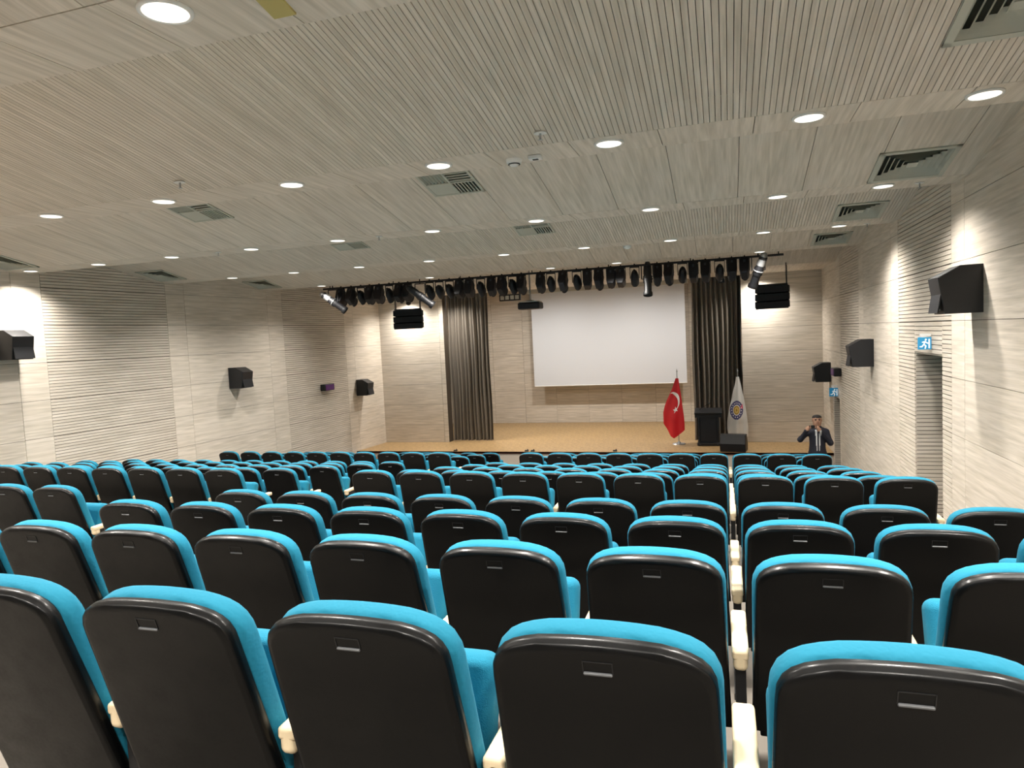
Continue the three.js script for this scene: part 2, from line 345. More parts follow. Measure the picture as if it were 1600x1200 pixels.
// ---------------------------------------------------------------- air diffusers, grilles, detectors
function onSurface(g, p, b) { g.position.copy(p); g.rotation.x = -slopeOf(b); }
const galv = std(0x8d9088, 0.6);
function ductBox(g, size) { const w = size - 0.05, d = 0.24; mesh('duct', merge([box(w, d, 0.006, 0, d / 2, w / 2), box(w, d, 0.006, 0, d / 2, -w / 2), box(0.006, d, w, w / 2, d / 2, 0), box(0.006, d, w, -w / 2, d / 2, 0), box(w, 0.006, w, 0, d, 0)]), galv, g); }
const frameOf = (size, t, extra = []) => merge([[size, t, 0, size / 2 - t / 2], [size, t, 0, -size / 2 + t / 2], [t, size, size / 2 - t / 2, 0], [t, size, -size / 2 + t / 2, 0], ...extra].map(([w, d, x, z]) => box(w, 0.014, d, x, -0.007, z)));
const louvreM = new THREE.MeshStandardMaterial({ color: 0xb4b6aa, roughness: 0.5, side: THREE.DoubleSide });
for (const { p, b, size, kind, label } of VENTS) {
  const g = thing(kind ? 'ceiling_grille' : 'air_diffuser', label, 'air vent'); onSurface(g, p, b); ductBox(g, size);
  if (!kind) {
    mesh('frame', frameOf(size, 0.05), M.vent, g);
    for (let k = 0; k < 5; k++) { const R = (size / 2 - 0.05 - k * 0.052) * Math.SQRT2; const q = new THREE.CylinderGeometry(R - 0.05, R, 0.045, 4, 1, true); q.rotateY(Math.PI / 4); const m = mesh('louvre', q, louvreM, g); m.position.y = 0.012; }
    mesh('centre_plate', box(0.1, 0.006, 0.1, 0, -0.004, 0), M.vent, g);
  } else {
    const h = size / 2; mesh('frame', frameOf(size, 0.03, [[size, 0.025, 0, 0], [0.025, size, 0, 0]]), M.vent, g);
    mesh('blank_plate', box(h - 0.02, 0.008, h - 0.02, -h / 2, -0.006, -h / 2), M.vent, g);
    const lou = (cx, cz, along, n, tl) => { for (let i = 0; i < n; i++) { const o = -h / 2 + 0.035 + (h - 0.07) * i / (n - 1); const m = mesh('louvre', along ? box(0.012, 0.03, h - 0.03) : box(h - 0.03, 0.03, 0.012), M.vent, g); m.position.set(cx + (along ? o : 0), 0.004, cz + (along ? 0 : o)); if (along) m.rotation.z = tl; else m.rotation.x = tl; } };
    lou(h / 2, -h / 2, true, 7, 0.5); lou(h / 2, h / 2, false, 5, -0.5); lou(-h / 2, h / 2, true, 7, -0.5);
  }
}
{
  const p = atY(803, 249, LIP), g = thing('smoke_detector', 'round white smoke detector on the strip beside the square sensor', 'detector', [p.x, LIP, p.z]);
  const pr = [[0.0, -0.06], [0.03, -0.058], [0.045, -0.04], [0.062, -0.034], [0.068, -0.02], [0.07, 0]].map(a => new THREE.Vector2(...a));
  mesh('body', new THREE.LatheGeometry(pr, 24), M.white, g); mesh('vent_ring', cyl(0.05, 0.052, 0.008, 24, 0, -0.042, 0), M.black, g);
  const q = atY(836, 243, LIP), s = thing('motion_sensor', 'small square white sensor on the strip beside the smoke detector', 'sensor', [q.x, LIP, q.z]);
  mesh('body', rbox(0.11, 0.035, 0.08, 0.01, 0, -0.017, 0), M.white, s); mesh('window', box(0.045, 0.006, 0.03, 0.005, -0.036, 0.01), M.black, s);
  const spr = (pt, lab) => { const o = thing('sprinkler', lab, 'sprinkler', [pt.x, pt.y, pt.z]); mesh('escutcheon', cyl(0.045, 0.05, 0.008, 20, 0, -0.004, 0), M.white, o); mesh('stem', cyl(0.008, 0.008, 0.05, 8, 0, -0.03, 0), M.silver, o); mesh('deflector', cyl(0.02, 0.02, 0.003, 14, 0, -0.057, 0), M.silver, o); };
  spr(onBand(844, 207, bB), 'small sprinkler head on the wide slatted band above the smoke detector'); spr(onBand(281, 284, bB), 'small sprinkler head on the slatted band near a quartered grille');
  spr(atY(341, 394, LIP), 'small sprinkler head on the strip between two downlights'); spr(atY(592, 369, LIP), 'small sprinkler head on the strip behind the flat ceiling grille');
  spr(atY(1437, 285, LIP), 'small sprinkler head beside the large air diffuser'); spr(atY(1355, 349, LIP), 'small sprinkler head below the slatted band diffuser');
  const r1 = atY(980, 384, LIP), sd = thing('smoke_detector', 'small white detector on the strip in front of the stage lights', 'detector', [r1.x, LIP, r1.z]); mesh('body', new THREE.LatheGeometry(pr, 20), M.white, sd);
  const yl = onBand(428, 4, bA), yt = thing('ceiling_marker', 'yellow square marker on the plain ceiling band', 'marker'); onSurface(yt, yl, bA); mesh('plate', box(0.11, 0.01, 0.16, 0, -0.006, 0), std(0xb5a868, 0.6), yt);
}

// ================================================================ SEATS
const LEAN = 17 * Math.PI / 180;
function outline(wTop, wBot, h, r, inset = 0) {     // rounded-top shape, origin at the bottom centre
  const a = wTop / 2 - inset, b = wBot / 2 - inset, t = h - inset, s = new THREE.Shape();
  s.moveTo(-b, inset); s.lineTo(-a, t - r); s.bezierCurveTo(-a - 0.0, t - r * 0.35, -a + r * 0.35, t - 0.012, -a + r * 1.15, t);
  s.quadraticCurveTo(0, t + 0.012, a - r * 1.15, t); s.bezierCurveTo(a - r * 0.35, t - 0.012, a, t - r * 0.35, a, t - r); s.lineTo(b, inset); s.closePath(); return s;
}
function makeSeatParts() {
  const bl = 0.695, parts = {};
  // rim: outer outline with the panel cut out
  const rimShape = outline(0.455, 0.49, bl, 0.075, 0.022); rimShape.holes.push(outline(0.355, 0.39, bl - 0.075, 0.05, 0.0));
  const rim = new THREE.ExtrudeGeometry(rimShape, { depth: 0.012, bevelEnabled: true, bevelThickness: 0.016, bevelSize: 0.02, bevelSegments: 4, curveSegments: 6 });
  const panel = new THREE.ExtrudeGeometry(outline(0.37, 0.405, bl - 0.068, 0.055), { depth: 0.014, bevelEnabled: false, curveSegments: 6 });
  const shell = toCreasedNormals(merge([rim, panel]), 0.75); shell.translate(0, 0, 0);
  let cush = new THREE.ExtrudeGeometry(outline(0.465, 0.47, bl - 0.008, 0.08, 0.034), { depth: 0.02, bevelEnabled: true, bevelThickness: 0.028, bevelSize: 0.036, bevelSegments: 4, curveSegments: 6 });
  cush.translate(0, 0.0, -0.05); cush = toCreasedNormals(cush, 0.9);
  const tilt = g => { g.rotateX(LEAN); g.translate(0, 0.2394, -0.1892); return g; };
  parts.shell = tilt(shell); parts.cushion = tilt(cush);
  parts.slot = tilt(merge([box(0.058, 0.002, 0.002, 0, bl - 0.032, 0.0285), box(0.002, 0.028, 0.002, -0.029, bl - 0.045, 0.0285), box(0.002, 0.028, 0.002, 0.029, bl - 0.045, 0.0285)]));
  parts.lip = tilt(rbox(0.058, 0.006, 0.008, 0.0025, 0, bl - 0.06, 0.029, 1));
  const seat = rbox(0.46, 0.1, 0.42, 0.04, 0, 0, -0.21, 3); seat.rotateX(1.25); seat.translate(0, 0.30, -0.18); parts.seat = seat;
  const pan = rbox(0.42, 0.03, 0.36, 0.012, 0, -0.06, -0.21, 1); pan.rotateX(1.25); pan.translate(0, 0.30, -0.18); parts.pan = pan;
  parts.arm = merge([rbox(0.056, 0.036, 0.37, 0.012, 0, 0.532, -0.285), rbox(0.05, 0.075, 0.06, 0.02, 0, 0.513, -0.13)]);
  parts.post = merge([box(0.036, 0.5, 0.26, 0, 0.26, -0.28), box(0.05, 0.03, 0.36, 0, 0.015, -0.28)]);
  return parts;
}
const SP = makeSeatParts();
function makeSeat(two) {
  const g = new THREE.Group();
  mesh('back_shell', SP.shell, M.shell, g); const c = mesh('back_cushion', SP.cushion, M.fabric, g); c.userData.label = 'turquoise fabric back cushion';
  mesh('number_slot', SP.slot, M.slot, g); mesh('slot_lip', SP.lip, M.slotLip, g); const s = mesh('seat_cushion', SP.seat, M.fabric, g); s.userData.label = 'tipped-up turquoise seat'; mesh('seat_pan', SP.pan, M.black, g);
  for (const x of two ? [0.275, -0.275] : [0.275]) { const a = mesh('armrest', SP.arm, M.arm, g); a.position.x = x; a.userData.label = 'pale wooden armrest'; const p = mesh('arm_support', SP.post, M.black, g); p.position.x = x; }
  return g;
}
const protoOne = makeSeat(false), protoTwo = makeSeat(true);
{
  const nth = ['first', 'second', 'third', 'fourth', 'fifth'];
  const rowWords = i => i < 4 ? `${nth[3 - i]} row behind the upper cross aisle` : i < 9 ? `${nth[i - 4]} row below the upper cross aisle` : `${nth[i - 9]} row below the lower cross aisle`;
  const put = (x, i, endSeat, block) => {
    const [z, y] = ROWS[i]; const a = project(new THREE.Vector3(x - 0.3, y + 0.95, -z)), b = project(new THREE.Vector3(x + 0.3, y + 0.95, -z));
    if (b[0] < -15 || a[0] > 1615) return;
    const g = (endSeat ? protoTwo : protoOne).clone(); g.name = numbered('auditorium_seat');
    g.position.set(x, y, -z); g.rotation.y = (rnd() - 0.5) * 0.02;
    g.userData = { label: `turquoise tip-up seat ${block}, ${rowWords(i)}`, category: 'seat', group: `seats ${block}, ${rowWords(i)}` };
    scene.add(g);
  };
  for (let i = 0; i < ROWS.length; i++) {
    for (let k = -7; k <= 2; k++) put(0.295 + 0.55 * k, i, k === -7, 'facing the screen');
    const nL = i >= 9 ? 10 : 11; for (let j = 0; j < nL; j++) put(-5.43 - 0.55 * j, i, j === nL - 1, 'along the side wall');
  }
}
// ================================================================ STAGE FURNISHINGS
{ // projection screen
  const g = thing('projection_screen', 'large white projection screen hanging in front of the stage back wall', 'screen', [-4.08, 0, BACK_Z + 0.45]);
  mesh('sheet', box(5.5, 3.46, 0.012, 0, H - 0.11, 0), M.screen, g); mesh('weight_bar', cyl(0.02, 0.02, 5.5, 10).rotateZ(Math.PI / 2).translate(0, H - 1.84, 0), M.white, g);
  mesh('casing', rbox(5.75, 0.16, 0.16, 0.02, 0, H + 1.66, 0), M.lightgrey, g);
  for (const x of [-2.6, 2.6]) mesh('hanger', rod([x, H + 1.72, 0], [x, H + 1.9, 0], 0.012), M.silver, g);
}
function curtain(name, label, x0, x1, z, amp, n, mats) {
  const g = thing(name, label, 'curtain', [0, STAGE_Y, z]); const top = LIP + 0.25 - STAGE_Y, W = x1 - x0, NX = n * 10, NY = 14, pos = [], idx = [], uv = [];
  let q = 99 + Math.round(x0 * 10); const r = () => { q = (q * 1664525 + 1013904223) >>> 0; return q / 4294967296; };
  const ph = [], am = []; for (let i = 0; i <= n; i++) { ph.push(r()); am.push(0.55 + 0.6 * r()); }
  for (let j = 0; j <= NY; j++) for (let i = 0; i <= NX; i++) {
    const s = i / NX, t = j / NY, k = Math.min(n, Math.floor(s * n)), f = Math.sin(2 * Math.PI * (s * n + 0.15 * ph[k])) * am[k];
    pos.push(x0 + W * s + 0.012 * Math.sin(9 * t + 7 * s), 0.015 + (top - 0.015) * (1 - t), amp * f * (0.8 + 0.35 * t) + 0.03 * Math.sin(3 * s * n)); uv.push(s * n, t);
  }
  for (let j = 0; j < NY; j++) for (let i = 0; i < NX; i++) { const a = j * (NX + 1) + i, b = a + 1, c = a + NX + 1, d = c + 1; idx.push(a, c, b, b, c, d); }
  const bg = new THREE.BufferGeometry(); bg.setAttribute('position', new THREE.Float32BufferAttribute(pos, 3)); bg.setAttribute('uv', new THREE.Float32BufferAttribute(uv, 2)); bg.setIndex(idx); bg.computeVertexNormals();
  mesh('cloth', bg, mats, g);
}
const stripeL = lattice(64, 1, 8);
const stripeTex = dataTex(256, 8, (u) => { const q = vnoise(stripeL, 64, 1, u * 64, 0), k = 0.5 + 0.9 * q; return [0.19 * k, 0.165 * k, 0.135 * k]; });
const curtainM = new THREE.MeshPhysicalMaterial({ map: stripeTex, roughness: 0.5, side: THREE.DoubleSide, sheen: 0.4, sheenRoughness: 0.4, sheenColor: new THREE.Color(0.6, 0.5, 0.38) });
curtain('stage_curtain', 'brown striped satin curtain gathered beside the stage wall under the hanging speaker with visible rods', -8.58, -7.2, FLANK_Z - 0.35, 0.07, 11, curtainM);
curtain('stage_curtain', 'brown striped curtain behind the lectern and the white flag', -0.95, 0.42, FLANK_Z - 0.35, 0.08, 10, curtainM);
{ // lectern
  const p = atZ(1108, 694, -20.0), g = thing('lectern', 'black wooden lectern with slanted top and microphone, beside the white flag', 'lectern', [p.x, STAGE_Y, -20.0]);
  mesh('base', rbox(0.62, 0.09, 0.5, 0.02, 0, 0.045, 0), M.black, g); mesh('column', box(0.46, 0.78, 0.36, 0, 0.48, -0.02), M.navy, g);
  for (const x of [-0.26, 0.26]) mesh('side_post', box(0.05, 0.8, 0.42, x, 0.48, 0), M.metal, g);
  const t = mesh('top', rbox(0.74, 0.06, 0.52, 0.015, 0, 0, 0), M.black, g); t.position.set(0, 0.95, 0); t.rotation.x = 0.16;
  mesh('front_lip', box(0.72, 0.14, 0.03, 0, 0.86, 0.2), M.black, g);
  mesh('microphone_stalk', rod([-0.28, 0.96, -0.1], [0.0, 1.16, 0.1], 0.008), M.black, g); mesh('microphone', rod([0.0, 1.16, 0.1], [0.06, 1.19, 0.13], 0.016), M.black, g);
  for (const x of [-0.24, 0.24]) mesh('castor', cyl(0.03, 0.03, 0.03, 12).rotateZ(Math.PI / 2).translate(x, 0.03, 0.26), M.metal, g);
}
{ // wedge monitor
  const p = atZ(1147, 706, -18.98), g = thing('stage_monitor', 'black wedge loudspeaker lying on the front of the stage', 'loudspeaker', [p.x, STAGE_Y, -19.0]);
  const s = new THREE.Shape([[-0.2, 0], [0.2, 0], [0.24, 0.16], [0.05, 0.42], [-0.16, 0.42], [-0.24, 0.2]].map(a => new THREE.Vector2(...a)));
  const b = new THREE.ExtrudeGeometry(s, { depth: 0.62, bevelEnabled: true, bevelSize: 0.015, bevelThickness: 0.015, bevelSegments: 2 }); b.translate(0, 0.015, -0.31); b.rotateY(Math.PI / 2); mesh('cabinet', b, M.black, g);
  const h = mesh('handle', rbox(0.14, 0.04, 0.02, 0.008), M.metal, g); h.position.set(0.1, 0.26, 0.22); g.rotation.y = -0.15;
  const gr = mesh('grille', box(0.5, 0.3, 0.012), M.grille, g); gr.position.set(0, 0.3, -0.14); gr.rotation.x = -0.6;
}
// flags
function flag(name, label, px, topPy, basePy, z, L, R, bot, tex, clothTop) {
  const b = atZ(px, basePy, z), k = -z / FPX * 1.045, g = thing(name, label, 'flag', [b.x, STAGE_Y, z]);
  const Ht = (basePy - topPy) * k; mesh('base', merge([cyl(0.17, 0.19, 0.025, 24, 0, 0.0125, 0), cyl(0.03, 0.05, 0.06, 16, 0, 0.05, 0)]), M.silver, g);
  mesh('pole', cyl(0.013, 0.013, Ht, 10, 0, Ht / 2, 0), M.silver, g); mesh('finial', merge([cyl(0.0, 0.022, 0.09, 10, 0, Ht + 0.04, 0), cyl(0.026, 0.026, 0.012, 10, 0, Ht - 0.004, 0)]), M.silver, g);
  const NX = 28, NY = 30, pos = [], uv = [], idx = [], yTop = (basePy - clothTop) * k;
  const samp = (A, t) => { const f = t * (A.length - 1), i = Math.min(A.length - 2, Math.floor(f)); return A[i] + (A[i + 1] - A[i]) * (f - i); };
  for (let j = 0; j <= NY; j++) for (let i = 0; i <= NX; i++) {
    const s = i / NX, t = j / NY, l = samp(L, t) * k, r = samp(R, t) * k, drop = samp(bot, s) * k * t;
    pos.push(l + (r - l) * s, yTop - drop, 0.03 + 0.16 * Math.sin(Math.PI * s) * Math.min(1, t * 1.5) + 0.035 * Math.sin(s * 13 + 2 * t) * t); uv.push(s, 1 - t);
  }
  for (let j = 0; j < NY; j++) for (let i = 0; i < NX; i++) { const a = j * (NX + 1) + i, c = a + NX + 1; idx.push(a, c, a + 1, a + 1, c, c + 1); }
  const bg = new THREE.BufferGeometry(); bg.setAttribute('position', new THREE.Float32BufferAttribute(pos, 3)); bg.setAttribute('uv', new THREE.Float32BufferAttribute(uv, 2)); bg.setIndex(idx); bg.computeVertexNormals();
  mesh('cloth', bg, new THREE.MeshStandardMaterial({ map: tex, roughness: 0.6, side: THREE.DoubleSide }), g);
}
function canvasTex(w, h, draw) { const c = document.createElement('canvas'); c.width = w; c.height = h; draw(c.getContext('2d')); const t = new THREE.CanvasTexture(c); t.colorSpace = THREE.SRGBColorSpace; return t; }
function star(x, cx, cy, rx, ry, a0, n = 5, inner = 0.4) { x.beginPath(); for (let i = 0; i < 2 * n; i++) { const r = i % 2 ? inner : 1, a = a0 + i * Math.PI / n; x.lineTo(cx + rx * r * Math.cos(a), cy + ry * r * Math.sin(a)); } x.closePath(); x.fill(); }
// cloth outlines in photo pixels from the pole: left edge, right edge (top to bottom), drop across the width
const RL = [-2, -5, -8, -12, -16, -19, -21, -21, -21], RR = [2, 3, 4.5, 5.5, 6.5, 7.5, 8.5, 9, 9];
const redTex = canvasTex(512, 1024, x => {
  x.fillStyle = '#c8141f'; x.fillRect(0, 0, 512, 1024); x.fillStyle = '#f2f0ee';
  x.save(); x.beginPath(); x.ellipse(215, 410, 225, 165, 0, 0, 7); x.fill(); x.fillStyle = '#c8141f'; x.beginPath(); x.ellipse(165, 445, 212, 150, 0, 0, 7); x.fill(); x.restore();
  x.fillStyle = '#f2f0ee'; star(x, 305, 545, 88, 62, -0.5);
});
flag('national_flag', 'red flag with white crescent and star hanging on a silver pole', 1061, 586, 693, -20.1, RL, RR, [66, 74, 84, 87, 84, 80, 76], redTex, 596);
const WL = [-2, -4, -7, -9, -12, -14, -16, -16, -14], WR = [2, 4, 6, 8, 9.5, 11, 12, 13, 12.5];
const whiteTex = canvasTex(512, 1024, x => {
  x.fillStyle = '#dddcda'; x.fillRect(0, 0, 512, 1024); const cx = 225, cy = 530, rx = 205, ry = 150;
  x.fillStyle = '#2a2a6a'; x.beginPath(); x.ellipse(cx, cy, rx, ry, 0, 0, 7); x.fill();
  x.fillStyle = '#d8436f'; x.beginPath(); x.moveTo(cx + 100, cy - 20); x.lineTo(cx + 205, cy - 85); x.lineTo(cx + 205, cy + 0); x.closePath(); x.fill();
  x.fillStyle = '#e8e6e8'; for (let i = 0; i < 16; i++) { const a = i * Math.PI / 8 + 0.2; star(x, cx + rx * 0.76 * Math.cos(a), cy + ry * 0.76 * Math.sin(a), 26, 19, a); x.fillRect(cx + rx * 0.93 * Math.cos(a + 0.2) - 5, cy + ry * 0.93 * Math.sin(a + 0.2) - 5, 10, 9); }
  x.beginPath(); x.ellipse(cx, cy, 116, 86, 0, 0, 7); x.fill(); x.fillStyle = '#b08a34'; x.beginPath(); x.ellipse(cx, cy, 98, 72, 0, 0, 7); x.fill();
  x.fillStyle = '#d9bb6a'; x.beginPath(); x.ellipse(cx, cy, 62, 46, 0, 0, 7); x.fill(); x.fillStyle = '#a87f2c'; star(x, cx, cy, 45, 34, 0.3, 6, 0.5);
});
flag('emblem_flag', 'white flag with a round blue and gold emblem beside the lectern', 1155, 586, 690, -20.2, WL, WR, [86, 89, 91, 91, 90, 88, 85], whiteTex, 594);
// small boxes on the stage edge
for (const [px, py] of [[823, 705], [831, 706], [709, 706], [961, 705]]) { const p = atY(px, py, STAGE_Y); const g = thing('floor_microphone', 'small black boundary microphone on the stage edge', 'microphone', [p.x, STAGE_Y, Math.min(p.z, STAGE_Z - 0.08)], 'microphones along the stage edge'); mesh('body', rbox(0.11, 0.035, 0.08, 0.012, 0, 0.0175, 0), M.black, g); mesh('capsule', cyl(0.012, 0.016, 0.03, 10, 0.03, 0.048, 0), M.black, g); }

// ================================================================ STAGE LIGHTING
const BAR_Z = -15.72;
const ceilY = z => bF.y1 + (bF.y0 - bF.y1) * (z - bF.z1) / (bF.z0 - bF.z1) + 0.004;
{
  const y = LIP - 0.02, g = thing('lighting_bar', 'black pipe carrying the row of stage lights in front of the stage', 'bar', [0, 0, 0]);
  mesh('pipe', rod([-9.9, y, BAR_Z], [1.2, y, BAR_Z], 0.025, 10), M.black, g);
  for (let x = -9.7; x < 1.3; x += 1.8) mesh('hanger', rod([x, y, BAR_Z], [x, ceilY(BAR_Z), BAR_Z], 0.012), M.black, g);
}
function lamp(kind) {
  const g = new THREE.Group();
  mesh('yoke', merge([box(0.02, 0.24, 0.03, -0.16, -0.12, 0), box(0.02, 0.24, 0.03, 0.16, -0.12, 0), box(0.34, 0.02, 0.03, 0, -0.005, 0)]), M.black, g);
  mesh('clamp', rbox(0.05, 0.08, 0.05, 0.01, 0, 0.03, 0), M.metal, g);
  const h = new THREE.Group(); h.name = 'head'; h.position.y = -0.21; g.add(h);
  if (kind === 0) { // boxy fresnel, back toward the audience
    const s = new THREE.Shape([[-0.11, 0.17], [0.11, 0.17], [0.14, 0.12], [0.14, -0.09], [0.09, -0.18], [-0.09, -0.18], [-0.14, -0.09], [-0.14, 0.12]].map(a => new THREE.Vector2(...a)));
    const b = new THREE.ExtrudeGeometry(s, { depth: 0.2, bevelEnabled: true, bevelSize: 0.012, bevelThickness: 0.03, bevelSegments: 2 }); b.translate(0, 0, -0.06); mesh('housing', b, M.navy, h);
    mesh('rear_label', box(0.07, 0.06, 0.004, 0, 0.09, 0.172), std(0x3a4048, 0.4), h);
    mesh('barrel', cyl(0.12, 0.13, 0.14, 18).rotateX(Math.PI / 2).translate(0, -0.01, -0.14), M.black, h);
  } else {
    const p = [[0.0, 0.17], [0.06, 0.165], [0.1, 0.12], [0.14, 0.02], [0.145, -0.16], [0.135, -0.16], [0.13, 0.0]].map(a => new THREE.Vector2(...a));
    const b = new THREE.LatheGeometry(p, 20); b.rotateX(Math.PI / 2); mesh('can', b, M.navy, h); mesh('lens', cyl(0.125, 0.125, 0.01, 18).rotateX(Math.PI / 2).translate(0, 0, -0.1), M.glassdark, h);
    mesh('socket', cyl(0.035, 0.045, 0.07, 12).rotateX(Math.PI / 2).translate(0, 0, 0.18), M.metal, h);
  }
  return g;
}
{
  const protos = [lamp(0), lamp(1)];
  const xs = [532, 548, 563, 577, 592, 607.5, 623, 637, 671, 686, 702, 718, 733.5, 751, 768, 784.5, 801, 815, 845, 861, 880, 901.5, 918, 936, 955, 970.5, 992, 1027.5, 1045.5, 1067, 1084, 1103, 1125, 1144, 1164];
  const kinds = [0, 0, 1, 0, 0, 1, 0, 0, 1, 1, 1, 0, 0, 1, 0, 0, 1, 0, 0, 1, 0, 1, 0, 0, 0, 0, 1, 0, 0, 1, 0, 0, 1, 0, 0];
  xs.forEach((px, i) => {
    const p = atZ(px, 440, BAR_Z), g = protos[kinds[i]].clone(); g.name = numbered(kinds[i] ? 'par_can_light' : 'stage_spotlight'); g.position.set(p.x, LIP - 0.05, BAR_Z); g.scale.set(0.64, 1.05, 0.85);
    const tl = -0.35 - 0.35 * rnd(), pn = (rnd() - 0.5) * 0.3; g.children.find(c => c.name === 'head').rotation.set(tl, pn, 0, 'YXZ');
    g.userData = kinds[i] ? { label: 'round black par can hanging in the row of stage lights', category: 'stage light', group: 'par cans on the lighting bar' } : { label: 'boxy black theatre spotlight hanging in the row of stage lights', category: 'stage light', group: 'spotlights on the lighting bar' };
    scene.add(g);
  });
}
function profileSpot(px, py, z, dir, label, silver) {
  const p = atZ(px, py, z), g = thing('profile_spotlight', label, 'stage light', [p.x, p.y, p.z]);
  const q = new THREE.Quaternion().setFromUnitVectors(new THREE.Vector3(0, -1, 0), new THREE.Vector3(...dir).normalize());
  const pr = [[0, 0.36], [0.06, 0.35], [0.085, 0.3], [0.085, 0.08], [0.1, 0.06], [0.1, -0.08], [0.082, -0.1], [0.082, -0.3], [0.1, -0.31], [0.1, -0.38], [0.09, -0.38], [0.09, -0.33], [0, -0.33]].map(a => new THREE.Vector2(...a));
  const b = mesh('barrel', new THREE.LatheGeometry(pr, 20).applyQuaternion(q), M.black, g);
  mesh('rear_cap', new THREE.LatheGeometry([[0, 0.4], [0.05, 0.39], [0.075, 0.33], [0.09, 0.22], [0.09, 0.12]].map(a => new THREE.Vector2(...a)), 16).applyQuaternion(q), silver ? M.silver : M.metal, g);
  mesh('shutter_ring', new THREE.TorusGeometry(0.1, 0.014, 8, 20).rotateX(Math.PI / 2).applyQuaternion(q), silver ? M.silver : M.metal, g);
  mesh('yoke', merge([rod([-0.13, 0, 0], [-0.13, 0.3, 0], 0.012), rod([0.13, 0, 0], [0.13, 0.3, 0], 0.012), rod([-0.13, 0.3, 0], [0.13, 0.3, 0], 0.012), rod([0, 0.3, 0], [0, ceilY(p.z) - p.y, 0], 0.014)]), M.black, g);
}
profileSpot(521, 472, -15.36, [0.75, -0.62, -0.25], 'silver-backed profile spotlight at the end of the bar nearest the long side wall', true);
profileSpot(657, 463, -15.36, [0.7, -0.62, -0.35], 'black profile spotlight hanging over the boxy hanging speaker', false);
profileSpot(1012, 436, -15.36, [0.02, -0.95, 0.3], 'black profile spotlight pointing down in front of the screen', false);
profileSpot(1185, 423, -15.36, [-0.32, -0.85, -0.35], 'silver-backed profile spotlight at the end of the bar above the flat hanging speaker', true);
function lineArray(pa, pb, z, label, name, yaw) {
  const a = atZ(...pa, z), b = atZ(...pb, z), w = b.x - a.x, h = a.y - b.y, g = thing(name, label, 'loudspeaker', [(a.x + b.x) / 2, b.y, z]); g.rotation.y = yaw;
  for (let i = 0; i < 3; i++) { const m = mesh('cabinet', rbox(w * 0.96, h / 3 - 0.01, 0.42, 0.012, 0, 0, 0), M.grille, g); m.position.set(0, h / 3 * (i + 0.5), 0.02 * (1 - i)); m.rotation.x = 0.06 * (1 - i) + 0.06; for (const s of [-1, 1]) { const e = mesh('side_plate', box(0.02, h / 3 - 0.03, 0.3, 0, 0, 0), M.metal, g); e.position.set(s * w * 0.49, h / 3 * (i + 0.5), 0.02 * (1 - i)); } }
  mesh('rigging_frame', box(w * 0.9, 0.03, 0.3, 0, h + 0.02, 0), M.metal, g);
  for (const [x, zz] of [[-0.42, 0.12], [-0.42, -0.12], [0.42, 0.12], [0.42, -0.12]]) mesh('suspension_rod', rod([x * w, h, zz], [x * w, LIP + 0.02 - b.y, zz], 0.012), M.metal, g);
}
lineArray([617, 486], [660, 512], -18.0, 'black line array speaker hanging on thin rods near the curtain with bright folds', 'line_array_speaker', 0.35);
lineArray([1180, 448], [1234, 480], -18.0, 'flat black line array speaker hanging above the man in the suit', 'line_array_speaker', -0.12);
{ // projector
  const p = atZ(829, 478, -16.6), g = thing('projector', 'dark projector hanging on a pole in front of the screen', 'projector', [p.x, p.y, p.z]);
  mesh('body', rbox(0.56, 0.17, 0.42, 0.04, 0, 0, 0), M.navy, g); mesh('lid', rbox(0.5, 0.03, 0.38, 0.01, 0, 0.1, 0), M.lightgrey, g); mesh('lens', cyl(0.05, 0.05, 0.05, 16).rotateX(Math.PI / 2).translate(0.12, 0, -0.23), M.glassdark, g);
  mesh('pole', rod([0, 0.1, 0], [0, ceilY(p.z) - p.y, 0], 0.022, 12), M.silver, g); mesh('mount', rbox(0.16, 0.03, 0.16, 0.008, 0, 0.13, 0), M.lightgrey, g);
}
{ // four cell blinder under the soffit edge
  const p = atZ(797, 465, FLANK_Z + 0.05), g = thing('blinder_light', 'black four-cell blinder light hanging under the soffit edge by the screen', 'stage light', [p.x, p.y, p.z]);
  mesh('frame', rbox(0.68, 0.2, 0.1, 0.012), M.black, g); for (let i = 0; i < 4; i++) mesh('cell', rbox(0.12, 0.12, 0.02, 0.01, -0.235 + 0.157 * i, 0, 0.055), M.lightgrey, g);
  for (const x of [-0.3, 0.3]) mesh('bracket', box(0.02, LIP - p.y + 0.0, 0.02, x, (LIP - p.y) / 2 - 0.02, 0), M.metal, g);
}
{ // dome camera and small camera
  const p = atZ(638, 470, -19.0), g = thing('dome_camera', 'white dome camera with black ball under the ceiling by the hanging speaker', 'camera', [p.x, LIP - 0.05, p.z]);
  mesh('cone', new THREE.LatheGeometry([[0.02, 0], [0.05, -0.1], [0.085, -0.2], [0.085, -0.23], [0, -0.23]].map(a => new THREE.Vector2(...a)), 20), M.lightgrey, g); mesh('ball', new THREE.SphereGeometry(0.075, 18, 12).translate(0, -0.26, 0), M.black, g);
  const q = atZ(1127, 441, -19.0), c = thing('dome_camera', 'small camera on a pale bracket above the curtain behind the lectern', 'camera', [q.x, LIP - 0.05, q.z]);
  mesh('bracket', rbox(0.1, 0.16, 0.08, 0.01, 0, -0.08, 0), M.lightgrey, c); mesh('body', rbox(0.17, 0.12, 0.14, 0.02, 0, -0.22, 0), M.black, c); mesh('lens', cyl(0.025, 0.025, 0.02, 12).rotateX(Math.PI / 2).translate(0, -0.22, 0.075), M.silver, c);
}
